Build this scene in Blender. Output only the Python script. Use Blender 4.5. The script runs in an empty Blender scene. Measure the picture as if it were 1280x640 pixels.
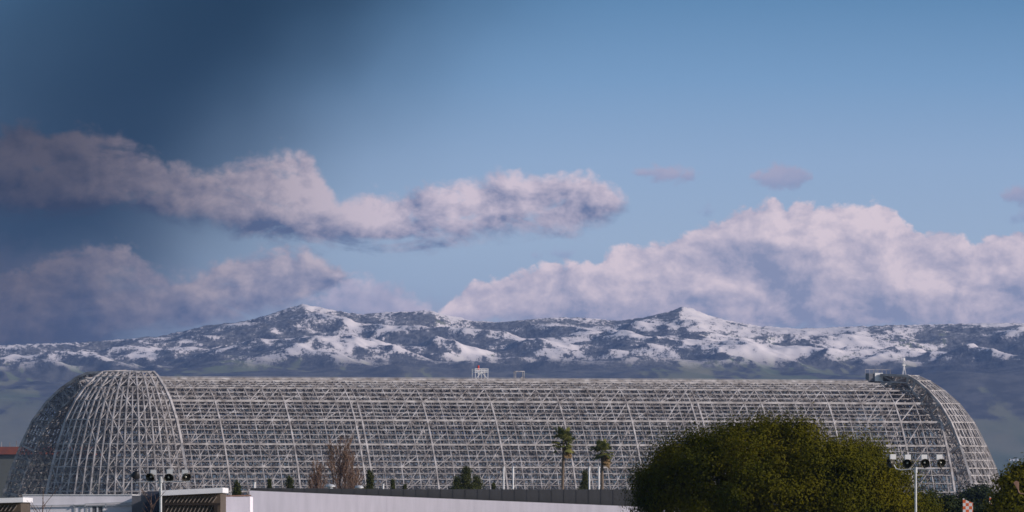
import bpy, math, random
import numpy as np
from mathutils import Vector, noise as mnoise

random.seed(7)
rng = np.random.default_rng(7)
sc = bpy.context.scene
COL = sc.collection
R = math.radians

# ------------------------------------------------------------------ basics
FP = 12000.0          # focal length in pixels of the 1280 px wide photograph
CAMZ = 14.0           # eye height above the plain
HOR = 649.0           # horizon row

def at(x, y, Y):
    """photograph pixel + distance -> world point"""
    return Vector(((x - 640.0) * Y / FP, Y, CAMZ + (HOR - y) * Y / FP))

def lin(r, g, b):
    f = lambda c: (c / 255.0) / 12.92 if c / 255.0 <= 0.04045 else ((c / 255.0 + 0.055) / 1.055) ** 2.4
    return (f(r), f(g), f(b))

# ------------------------------------------------------------------ materials
def mat(name, col, rough=0.7, var=0.15, scale=1.5, metal=0.0, col2=None, spec=0.3, stretch=None, detail=5):
    m = bpy.data.materials.new(name)
    m.use_nodes = True
    nt = m.node_tree
    b = nt.nodes['Principled BSDF']
    b.inputs['Roughness'].default_value = rough
    b.inputs['Metallic'].default_value = metal
    b.inputs['Specular IOR Level'].default_value = spec
    tc = nt.nodes.new('ShaderNodeTexCoord')
    src = tc.outputs['Object']
    if stretch:
        mp = nt.nodes.new('ShaderNodeMapping')
        mp.inputs['Scale'].default_value = stretch
        nt.links.new(src, mp.inputs['Vector'])
        src = mp.outputs['Vector']
    nz = nt.nodes.new('ShaderNodeTexNoise')
    nz.inputs['Scale'].default_value = scale
    nz.inputs['Detail'].default_value = detail
    nt.links.new(src, nz.inputs['Vector'])
    cr = nt.nodes.new('ShaderNodeValToRGB')
    c1 = tuple(c * (1 - var) for c in col)
    c2 = col2 if col2 else tuple(min(1, c * (1 + var)) for c in col)
    cr.color_ramp.elements[0].position = 0.32
    cr.color_ramp.elements[1].position = 0.68
    cr.color_ramp.elements[0].color = (*c1, 1)
    cr.color_ramp.elements[1].color = (*c2, 1)
    nt.links.new(nz.outputs['Fac'], cr.inputs['Fac'])
    nt.links.new(cr.outputs['Color'], b.inputs['Base Color'])
    return m

STEEL = mat('pale steel with shade mottling', (0.54, 0.51, 0.51), 0.65, 0.0, 0.40, col2=(0.21, 0.19, 0.185))  # dark mottling in the colour stands in for the members' shaded sides
STEEL2 = mat('darker steel with shade mottling', (0.49, 0.47, 0.48), 0.7, 0.0, 0.40, col2=(0.15, 0.13, 0.125))  # shaded sides mottled into the colour here too, on a darker grey
WHITE_PAINT = mat('white paint', (0.78, 0.77, 0.78), 0.5, 0.08, 2.0)
WALL_PALE = mat('pale lavender grey wall', (0.83, 0.77, 0.84), 0.8, 0.07, 0.8, stretch=(3, 3, 0.4))
WALL_LEFT = mat('pale grey wall', (0.80, 0.77, 0.82), 0.8, 0.06, 0.9, stretch=(2, 2, 0.5))
WALL_DARK = mat('dark grey metal cladding', (0.048, 0.049, 0.050), 0.6, 0.08, 0.6, stretch=(4, 4, 0.3))
BLUE_GREY = mat('blue grey panel', (0.13, 0.135, 0.155), 0.6, 0.12, 1.0)
NAVY = mat('dark navy panel', (0.045, 0.055, 0.085), 0.6, 0.12, 1.0)
BROWN = mat('brown louvre', (0.10, 0.075, 0.055), 0.7, 0.25, 1.5)
BROWN_DK = mat('dark brown frame', (0.03, 0.022, 0.018), 0.7, 0.2, 1.5)
LOUVRE = mat('weathered louvre blade', (0.20, 0.165, 0.14), 0.7, 0.25, 1.5)
SNOWY = mat('snow covered roof edge', (0.84, 0.83, 0.86), 0.6, 0.04, 2.0)
GALV = mat('galvanised steel', (0.55, 0.56, 0.58), 0.45, 0.1, 3.0, metal=0.3)
BLACK = mat('black painted metal', (0.02, 0.02, 0.022), 0.45, 0.2, 3.0)
REFLECT = mat('dull reflector bowl', (0.055, 0.05, 0.035), 0.35, 0.3, 4.0, metal=0.2)
BULB = mat('lamp glass', (0.85, 0.82, 0.7), 0.15, 0.03, 3.0, spec=0.8)
RED = mat('red beacon', (0.65, 0.06, 0.04), 0.4, 0.1, 3.0)
ORANGE_ROOF = mat('orange red roof edge', (0.30, 0.085, 0.05), 0.8, 0.0, 0.25, col2=(0.17, 0.06, 0.045))
GREENGREY = mat('grey green shed wall', (0.105, 0.112, 0.105), 0.8, 0.12, 0.05, stretch=(1, 1, 0.25))
RUST = mat('rusty brown lamp head', (0.30, 0.17, 0.12), 0.6, 0.2, 3.0)
BARK = mat('grey brown bark', (0.16, 0.12, 0.09), 0.9, 0.25, 2.0)
TWIG = mat('red brown bare twigs', (0.20, 0.125, 0.085), 0.9, 0.25, 0.5)
TWIG_DK = mat('dull brown twigs', (0.13, 0.085, 0.07), 0.9, 0.2, 0.8)
DEADFROND = mat('dead brown palm fronds', (0.19, 0.125, 0.06), 0.85, 0.25, 1.0)
BEIGE = mat('beige gable wall', (0.5, 0.46, 0.42), 0.8, 0.1, 0.3)

def leafmat(name, col, col2, scale=0.5):
    m = mat(name, col, 0.75, 0.0, scale, col2=col2, spec=0.04, detail=6)
    nt = m.node_tree
    b = nt.nodes['Principled BSDF']
    cr = [n for n in nt.nodes if n.type == 'VALTORGB'][0]
    tr = nt.nodes.new('ShaderNodeBsdfTranslucent')
    mx = nt.nodes.new('ShaderNodeMixShader')
    mx.inputs[0].default_value = 0.22
    nt.links.new(cr.outputs['Color'], tr.inputs['Color'])
    nt.links.new(b.outputs[0], mx.inputs[1])
    nt.links.new(tr.outputs[0], mx.inputs[2])
    nt.links.new(mx.outputs[0], nt.nodes['Material Output'].inputs['Surface'])
    return m

LEAF_OLIVE = leafmat('olive evergreen leaves', (0.034, 0.045, 0.004), (0.130, 0.112, 0.007), 0.28)
LEAF_DARK = leafmat('dark green leaves', (0.022, 0.034, 0.016), (0.045, 0.055, 0.022), 0.5)
LEAF_CONIFER = leafmat('conifer needles', (0.045, 0.058, 0.018), (0.10, 0.105, 0.035), 0.8)
LEAF_PALM = leafmat('palm leaves', (0.10, 0.12, 0.035), (0.20, 0.195, 0.06), 0.8)

# ------------------------------------------------------------------ mesh helpers
class MB:
    def __init__(s):
        s.v = []; s.f = []
    def beam(s, a, b, w, d=None):
        a = Vector(a); b = Vector(b)
        ax = b - a
        if ax.length < 1e-6: return s
        ax.normalize()
        up = Vector((0, 0, 1)) if abs(ax.z) < 0.92 else Vector((1, 0, 0))
        p = ax.cross(up).normalized() * (w / 2)
        q = ax.cross(p).normalized() * ((d or w) / 2)
        i = len(s.v)
        for o in (a, b):
            s.v += [o + p + q, o - p + q, o - p - q, o + p - q]
        for k in range(4):
            s.f.append((i + k, i + (k + 1) % 4, i + 4 + (k + 1) % 4, i + 4 + k))
        s.f.append((i + 3, i + 2, i + 1, i)); s.f.append((i + 4, i + 5, i + 6, i + 7))
        return s
    def tube(s, a, b, r0, r1=None, n=10):
        a = Vector(a); b = Vector(b); r1 = r0 if r1 is None else r1
        ax = (b - a).normalized()
        up = Vector((0, 0, 1)) if abs(ax.z) < 0.92 else Vector((1, 0, 0))
        p = ax.cross(up).normalized(); q = ax.cross(p).normalized()
        i = len(s.v)
        for o, r in ((a, r0), (b, r1)):
            for k in range(n):
                t = 2 * math.pi * k / n
                s.v.append(o + p * (r * math.cos(t)) + q * (r * math.sin(t)))
        for k in range(n):
            s.f.append((i + k, i + (k + 1) % n, i + n + (k + 1) % n, i + n + k))
        s.f.append(tuple(i + k for k in reversed(range(n))))
        s.f.append(tuple(i + n + k for k in range(n)))
        return s
    def box(s, lo, hi, rot=0.0, org=None):
        x0, y0, z0 = lo; x1, y1, z1 = hi
        i = len(s.v)
        pts = [(x0, y0, z0), (x1, y0, z0), (x1, y1, z0), (x0, y1, z0), (x0, y0, z1), (x1, y0, z1), (x1, y1, z1), (x0, y1, z1)]
        o = Vector(org) if org else Vector((0, 0, 0))
        c, sn = math.cos(rot), math.sin(rot)
        for x, y, z in pts:
            s.v.append(Vector((o.x + x * c - y * sn, o.y + x * sn + y * c, o.z + z)))
        for f in ((0, 3, 2, 1), (4, 5, 6, 7), (0, 1, 5, 4), (1, 2, 6, 5), (2, 3, 7, 6), (3, 0, 4, 7)):
            s.f.append(tuple(i + k for k in f))
        return s
    def prism(s, prof, y0, y1):
        """profile [(x,z)...] counter-clockwise seen from -y, extruded y0..y1"""
        n = len(prof); i = len(s.v)
        for y in (y0, y1):
            for x, z in prof: s.v.append(Vector((x, y, z)))
        for k in range(n):
            s.f.append((i + k, i + n + k, i + n + (k + 1) % n, i + (k + 1) % n))
        s.f.append(tuple(i + k for k in range(n)))
        s.f.append(tuple(i + n + k for k in reversed(range(n))))
        return s
    def lathe(s, org, axis, prof, n=18):
        """profile [(r, t)] along axis"""
        o = Vector(org); ax = Vector(axis).normalized()
        up = Vector((0, 0, 1)) if abs(ax.z) < 0.92 else Vector((1, 0, 0))
        p = ax.cross(up).normalized(); q = ax.cross(p).normalized()
        i = len(s.v)
        for r, t in prof:
            for k in range(n):
                a = 2 * math.pi * k / n
                s.v.append(o + ax * t + p * (r * math.cos(a)) + q * (r * math.sin(a)))
        for j in range(len(prof) - 1):
            for k in range(n):
                s.f.append((i + j * n + k, i + j * n + (k + 1) % n, i + (j + 1) * n + (k + 1) % n, i + (j + 1) * n + k))
        return s
    def build(s, name, m, parent=None, origin=None, smooth=False):
        me = bpy.data.meshes.new(name)
        o = Vector(origin) if origin is not None else (parent_world(parent) if parent else Vector((0, 0, 0)))
        me.from_pydata([tuple(v - o) for v in s.v], [], s.f)
        me.materials.append(m)
        if smooth:
            me.polygons.foreach_set('use_smooth', [True] * len(me.polygons))
        ob = bpy.data.objects.new(name, me)
        COL.objects.link(ob)
        if parent:
            ob.parent = parent
            if origin is not None: ob.location = o - parent_world(parent)
        else:
            ob.location = o
        return ob

def parent_world(o):
    p = Vector((0, 0, 0))
    while o is not None:
        p = p + o.location
        o = o.parent
    return p

def thing(name, label, cat, loc, group=None):
    o = bpy.data.objects.new(name, None)
    o.empty_display_size = 0.5
    COL.objects.link(o)
    o.location = loc
    tag(o, label, cat, group)
    return o

def tag(o, label=None, cat=None, group=None, kind=None):
    if label: o['label'] = label
    if cat: o['category'] = cat
    if group: o['group'] = group
    if kind: o['kind'] = kind
    return o

def copy_tree(o, parent=None):
    c = o.copy(); COL.objects.link(c)
    if parent: c.parent = parent
    for ch in list(o.children): copy_tree(ch, c)
    return c

def mesh_np(name, verts, faces_quads, m, parent=None):
    me = bpy.data.meshes.new(name)
    nv, nf = len(verts), len(faces_quads)
    me.vertices.add(nv); me.loops.add(nf * 4); me.polygons.add(nf)
    me.vertices.foreach_set('co', np.asarray(verts, dtype=np.float32).ravel())
    me.loops.foreach_set('vertex_index', np.asarray(faces_quads, dtype=np.int32).ravel())
    me.polygons.foreach_set('loop_start', np.arange(0, nf * 4, 4, dtype=np.int32))
    me.polygons.foreach_set('loop_total', np.full(nf, 4, dtype=np.int32))
    me.update(calc_edges=True)
    me.materials.append(m)
    ob = bpy.data.objects.new(name, me)
    COL.objects.link(ob)
    if parent: ob.parent = parent
    return ob

# ------------------------------------------------------------------ render / colour
sc.render.engine = 'CYCLES'
sc.cycles.use_denoising = True
try: sc.cycles.denoiser = 'OPENIMAGEDENOISE'
except Exception: pass
sc.cycles.max_bounces = 6
sc.cycles.diffuse_bounces = 3
sc.cycles.glossy_bounces = 2
sc.cycles.transmission_bounces = 3
sc.cycles.volume_bounces = 0
sc.cycles.use_adaptive_sampling = True
sc.cycles.adaptive_threshold = 0.01
sc.cycles.pixel_filter_type = 'BLACKMAN_HARRIS'
sc.cycles.filter_width = 1.6
sc.view_settings.view_transform = 'Standard'
sc.view_settings.look = 'None'
sc.view_settings.exposure = 0.0
sc.view_settings.gamma = 1.0

# ------------------------------------------------------------------ camera
cam = bpy.data.cameras.new('camera')
cam.sensor_width = 36.0
cam.lens = 36.0 * FP / 1280.0
cam.clip_start = 5.0
cam.clip_end = 120000.0
co = bpy.data.objects.new('camera', cam)
COL.objects.link(co)
co.location = (0, 0, CAMZ)
co.rotation_euler = (R(90) + math.atan((HOR - 320.0) / FP), 0, 0)
sc.camera = co

# ------------------------------------------------------------------ sun
SUN_AZ = R(73)        # to the right of the direction straight behind the camera
SUN_EL = R(23)
sdir = Vector((math.sin(SUN_AZ) * math.cos(SUN_EL), -math.cos(SUN_AZ) * math.cos(SUN_EL), math.sin(SUN_EL)))
sl = bpy.data.lights.new('sun', 'SUN')
sl.energy = 3.9
sl.angle = R(0.5)
sl.color = (1.0, 0.885, 0.82)
so = bpy.data.objects.new('sun', sl)
COL.objects.link(so)
so.rotation_euler = sdir.to_track_quat('Z', 'Y').to_euler()
so.location = (200, -200, 300)

# ------------------------------------------------------------------ world: sky with clouds
SKY_GAIN = 1.25
def build_world():
    w = bpy.data.worlds.new('World')
    sc.world = w
    w.use_nodes = True
    nt = w.node_tree
    N, L = nt.nodes, nt.links
    bg = N['Background']
    bg.inputs['Strength'].default_value = 0.1
    def val(x):
        return x
    def setin(sock, x):
        if isinstance(x, (int, float)): sock.default_value = x
        elif isinstance(x, tuple):
            sock.default_value = (*x, 1.0) if len(sock.default_value) == 4 and len(x) == 3 else x
        else: L.new(x, sock)
    def M(op, a, b=None, c=None, clamp=False):
        n = N.new('ShaderNodeMath'); n.operation = op; n.use_clamp = clamp
        setin(n.inputs[0], a)
        if b is not None: setin(n.inputs[1], b)
        if c is not None: setin(n.inputs[2], c)
        return n.outputs[0]
    def smooth(x, e0, e1):
        n = N.new('ShaderNodeMapRange'); n.interpolation_type = 'SMOOTHSTEP'
        setin(n.inputs['Value'], x)
        setin(n.inputs['From Min'], e0); setin(n.inputs['From Max'], e1)
        return n.outputs['Result']
    def ramp(x, pts, interp='LINEAR'):
        n = N.new('ShaderNodeValToRGB')
        cr = n.color_ramp; cr.interpolation = interp
        while len(cr.elements) < len(pts): cr.elements.new(0.5)
        for e, (p, c) in zip(cr.elements, pts):
            e.position = p; e.color = (*c, 1)
        setin(n.inputs['Fac'], x)
        return n.outputs['Color']
    def mixc(f, a, b):
        n = N.new('ShaderNodeMix'); n.data_type = 'RGBA'
        setin(n.inputs[0], f); setin(n.inputs[6], a); setin(n.inputs[7], b)
        return n.outputs[2]
    def mulc(a, f):
        n = N.new('ShaderNodeVectorMath'); n.operation = 'SCALE'
        setin(n.inputs[0], a); setin(n.inputs['Scale'], f)
        return n.outputs[0]
    tc = N.new('ShaderNodeTexCoord')
    sep = N.new('ShaderNodeSeparateXYZ')
    L.new(tc.outputs['Generated'], sep.inputs[0])
    dx, dy, dz = sep.outputs
    dys = M('MAXIMUM', dy, 0.05)
    # hundredths of the small angles: azimuth a (0 = straight ahead), elevation e
    px = M('MULTIPLY_ADD', M('DIVIDE', dx, dys), FP, 640.0)
    py = M('MULTIPLY_ADD', M('DIVIDE', dz, dys), -FP, HOR)
    comb = N.new('ShaderNodeCombineXYZ')
    L.new(M('MULTIPLY', px, 0.01), comb.inputs[0])
    L.new(M('MULTIPLY', py, 0.01), comb.inputs[1])
    P = comb.outputs[0]
    def nz(vec, scale, detail, rough=0.55, dist=0.0, off=(0, 0, 0), stretch=(1, 1, 1)):
        mp = N.new('ShaderNodeVectorMath'); mp.operation = 'MULTIPLY_ADD'
        L.new(vec, mp.inputs[0]); mp.inputs[1].default_value = stretch; mp.inputs[2].default_value = off
        n = N.new('ShaderNodeTexNoise'); n.noise_dimensions = '2D'
        n.inputs['Scale'].default_value = scale; n.inputs['Detail'].default_value = detail
        n.inputs['Roughness'].default_value = rough; n.inputs['Distortion'].default_value = dist
        L.new(mp.outputs[0], n.inputs['Vector'])
        return M('SUBTRACT', n.outputs[0], 0.5)
    # ---- clear sky: Nishita, deepened to blue low down over the bay
    sky = N.new('ShaderNodeTexSky'); sky.sky_type = 'NISHITA'
    sky.sun_disc = False
    sky.sun_elevation = SUN_EL
    sky.sun_rotation = math.atan2(sdir.x, sdir.y)
    sky.air_density = 1.0; sky.dust_density = 0.6; sky.ozone_density = 2.0
    g = SKY_GAIN * 10.0
    el = M('MULTIPLY', py, 1 / 700.0, clamp=True)
    band = ramp(el, [(0.0, lin(88, 128, 165)), (0.14, lin(112, 147, 182)), (0.29, lin(138, 163, 192)),
                     (0.43, lin(150, 170, 193)), (0.57, lin(148, 164, 186)), (0.8, lin(130, 148, 174)), (1.0, lin(130, 146, 168))])
    # upper left darkening painted into the sky for a blurred obstruction near the lens
    sdist = M('ADD', M('MULTIPLY', px, 0.76), M('MULTIPLY', py, 0.65))
    sdist = M('ADD', sdist, M('MULTIPLY', nz(P, 0.5, 2, off=(5, 2, 0)), 60.0))
    darkf = ramp(M('MULTIPLY_ADD', sdist, 1 / 1000.0, 0.2, clamp=True),
                 [(0.0, (0.6,) * 3), (0.2, (.26,) * 3), (.27, (.13,) * 3), (.34, (.05,) * 3), (.41, (.015,) * 3), (.47, (.03,) * 3),
                  (.54, (.20,) * 3), (.61, (.54,) * 3), (.70, (.88,) * 3), (.82, (1.0,) * 3)], 'B_SPLINE')
    dsep = N.new('ShaderNodeSeparateColor'); L.new(darkf, dsep.inputs[0])
    dark = dsep.outputs[0]
    # painted darkening is lighter again low down on the left
    dark = M('MAXIMUM', dark, M('MULTIPLY', M('MULTIPLY', smooth(py, 240.0, 420.0), smooth(px, -60.0, 260.0)), 0.55))
    band = mixc(dark, (0.0, 0.018, 0.038), band)
    col = band
    # ---- clouds
    X = M('MULTIPLY_ADD', px, 1 / 1480.0, 100 / 1480.0, clamp=True)
    xs = lambda x: (x + 100) / 1480.0
    def curve(pts):
        c = ramp(X, [(xs(x), (y / 700.0, y2 / 700.0, 0)) for x, y, y2 in pts])
        s = N.new('ShaderNodeSeparateColor'); L.new(c, s.inputs[0])
        return M('MULTIPLY', s.outputs[0], 700.0), M('MULTIPLY', s.outputs[1], 700.0)
    big = nz(P, 1.25, 10, 0.62, 0.15, (3.1, 7.7, 0), (1, 1.35, 1))
    sunw = nz(P, 1.25, 10, 0.62, 0.15, (3.1 + 0.10, 7.7 - 0.12, 0), (1, 1.35, 1))
    fine = nz(P, 5.5, 6, 0.6, 0.3, (9.1, 1.7, 0), (1, 1.2, 1))
    sh0 = nz(P, 0.62, 5, 0.55, 0.2, (2.1, 3.7, 0), (1, 1.5, 1))
    sh1 = nz(P, 0.62, 5, 0.55, 0.2, (2.1 + 0.28, 3.7 - 0.34, 0), (1, 1.5, 1))
    broad = M('SUBTRACT', sh0, sh1)
    relief = M('SUBTRACT', big, sunw)              # >0 where the cloud thins towards the sun
    wisp = nz(P, 1.6, 7, 0.6, 0.6, (1.3, 4.2, 0), (0.55, 1.6, 1))
    bil = M('SUBTRACT', M('ABSOLUTE', nz(P, 2.6, 5, 0.5, 0.1, (4.4, 2.2, 0), (1, 1.25, 1))), 0.12)
    edge_n = M('ADD', M('ADD', M('MULTIPLY', big, 40.0), M('MULTIPLY', fine, 16.0)), M('MULTIPLY', bil, 46.0))
    edge_w = M('ADD', M('MULTIPLY', wisp, 60.0), M('MULTIPLY', fine, 14.0))
    holes = smooth(M('ADD', wisp, M('MULTIPLY', fine, 0.35)), -0.27, -0.06)
    def layer(col, pts, softt, softb, lit, mid, shade, gain, dens=1.0, topn=edge_n, botn=edge_w, grad=(0.15, 0.95), dk=None, ragged=None):
        top, bot = curve(pts)
        a = M('ADD', M('SUBTRACT', py, top), topn)
        b = M('ADD', M('SUBTRACT', bot, py), botn)
        al = M('MULTIPLY', smooth(a, 0.0, softt), smooth(b, 0.0, softb))
        al = M('MULTIPLY', al, dens)
        if ragged is not None: al = M('MULTIPLY', al, ragged)
        span = M('MAXIMUM', M('SUBTRACT', bot, top), 10.0)
        vpos = M('DIVIDE', M('SUBTRACT', py, top), span, clamp=True)
        lum = M('SUBTRACT', 1.0, smooth(vpos, grad[0], grad[1]))
        lum = M('MULTIPLY_ADD', lum, 0.62, 0.19)
        lum = M('ADD', lum, M('MULTIPLY', relief, gain * 0.62))
        lum = M('ADD', lum, M('MULTIPLY', broad, 1.9))
        lum = M('ADD', lum, M('MULTIPLY', bil, 0.45))
        lum = M('ADD', lum, M('MULTIPLY', fine, 0.10), clamp=True)
        c = ramp(lum, [(0.0, shade), (0.5, mid), (1.0, lit)])
        if dk is not None: c = mulc(c, dk)
        return mixc(al, col, c)
    dkB = M('MULTIPLY_ADD', smooth(px, 0.0, 420.0), 0.68, 0.22)  # painted darkening carried over the lower left clouds and veil
    # far veil over the ridge
    col = layer(col, [(-100, 270, 460), (60, 290, 460), (200, 320, 446), (300, 315, 430), (400, 318, 420), (520, 345, 420), (560, 350, 420), (1380, 360, 430)],
                60, 40, lin(158, 158, 180), lin(134, 141, 166), lin(112, 124, 152), 2.0, 0.6, dk=dkB)
    # right-hand cumulus bank
    C = [(500, 440, 430), (540, 396, 424), (560, 368, 424), (590, 349, 424), (625, 342, 424), (660, 333, 424), (690, 322, 424), (725, 322, 424), (742, 330, 424), (760, 308, 424),
         (785, 292, 424), (820, 300, 424), (850, 288, 424), (885, 274, 424), (925, 253, 424), (965, 248, 424), (1000, 246, 424), (1032, 254, 424), (1062, 246, 424), (1095, 246, 424),
         (1116, 258, 424), (1135, 276, 424), (1150, 288, 424), (1185, 286, 424), (1215, 294, 424), (1235, 284, 424), (1265, 288, 424), (1300, 270, 424), (1380, 290, 424)]
    col = layer(col, C, 10, 26, lin(216, 199, 204), lin(176, 168, 183), lin(130, 136, 162), 2.8, 0.97, grad=(0.12, 0.95))
    # lower left banks
    B = [(-100, 320, 450), (0, 335, 450), (40, 325, 446), (70, 306, 442), (105, 293, 436), (135, 290, 430), (160, 300, 424), (185, 320, 420), (215, 338, 416), (250, 328, 420), (290, 310, 414),
         (330, 302, 404), (370, 302, 388), (400, 312, 376), (425, 326, 366), (446, 348, 350), (1380, 360, 350)]
    col = layer(col, B, 20, 26, lin(196, 181, 187), lin(150, 146, 164), lin(96, 108, 140), 2.6, 0.93, grad=(0.1, 1.0), dk=dkB, ragged=M('MULTIPLY_ADD', holes, 0.5, 0.5))
    Bs = [(370, 384, 372), (395, 362, 392), (425, 342, 402), (460, 337, 406), (495, 344, 406), (520, 360, 406), (545, 384, 400), (1380, 410, 400)]
    col = layer(col, [(-100, 400, 380)] + Bs, 24, 20, lin(196, 184, 196), lin(164, 160, 180), lin(126, 136, 164), 2.0, 0.88)
    # upper bank: dark on the left, pale streak in the middle
    A = [(-100, 160, 272), (0, 158, 276), (30, 146, 280), (60, 160, 282), (100, 148, 282), (150, 158, 281), (200, 188, 284), (238, 208, 290), (270, 203, 294), (300, 192, 306), (328, 184, 314),
         (352, 180, 318), (380, 180, 320), (404, 210, 322), (424, 246, 320), (446, 234, 318), (480, 234, 316), (520, 222, 318), (560, 218, 314), (600, 213, 310), (640, 209, 306), (680, 213, 306),
         (720, 208, 304), (756, 214, 292), (784, 238, 268), (800, 268, 250), (1380, 300, 250)]
    dkA = M('MULTIPLY_ADD', smooth(px, 40.0, 560.0), 0.87, 0.11)  # painted darkening carried over the left part of the upper bank
    col = layer(col, A, 22, 30, lin(208, 192, 200), lin(164, 157, 174), lin(90, 104, 138), 3.0, 0.95, grad=(0.35, 0.98), dk=dkA, ragged=M('MULTIPLY_ADD', holes, 0.6, 0.4))
    # small grey scraps
    S = [(-100, 300, 200), (755, 240, 200), (785, 212, 218), (815, 203, 228), (850, 205, 230), (880, 212, 222), (900, 240, 200), (928, 228, 216), (948, 210, 234), (972, 199, 239), (995, 201, 239), (1016, 214, 230),
         (1030, 240, 200), (1232, 250, 230), (1250, 236, 252), (1268, 226, 258), (1290, 222, 262), (1380, 230, 262)]
    en2 = M('ADD', M('MULTIPLY', big, 14.0), M('MULTIPLY', fine, 22.0))
    col = layer(col, S, 12, 10, lin(164, 158, 178), lin(146, 148, 174), lin(126, 138, 168), 1.5, 0.8, topn=en2, botn=en2)
    S2 = [(-100, 300, 200), (640, 330, 280), (665, 316, 322), (700, 306, 328), (730, 314, 322), (745, 330, 290), (850, 280, 240), (868, 262, 268), (885, 254, 274), (905, 258, 266), (920, 280, 250),
          (1225, 290, 250), (1245, 272, 276), (1262, 262, 282), (1290, 258, 284), (1380, 260, 284)]
    col = layer(col, S2, 14, 12, lin(156, 158, 184), lin(140, 150, 180), lin(122, 138, 170), 1.5, 0.6, topn=en2, botn=en2)
    col = mulc(col, g)
    # the pictured sky belongs to the low band ahead; elsewhere plain Nishita
    f = M('MULTIPLY', smooth(dz, 0.16, 0.07), smooth(dy, 0.5, 0.95))
    L.new(mixc(f, sky.outputs[0], col), bg.inputs['Color'])
build_world()

# ------------------------------------------------------------------ ground
gm = mat('valley floor grass and soil', (0.07, 0.075, 0.05), 0.95, 0.3, 0.01)
g = MB(); g.v = [Vector((-5000, -150, 0)), Vector((5000, -150, 0)), Vector((5000, 28800, 0)), Vector((-5000, 28800, 0))]; g.f = [(0, 1, 2, 3)]
tag(g.build('ground', gm), kind='structure')

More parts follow.
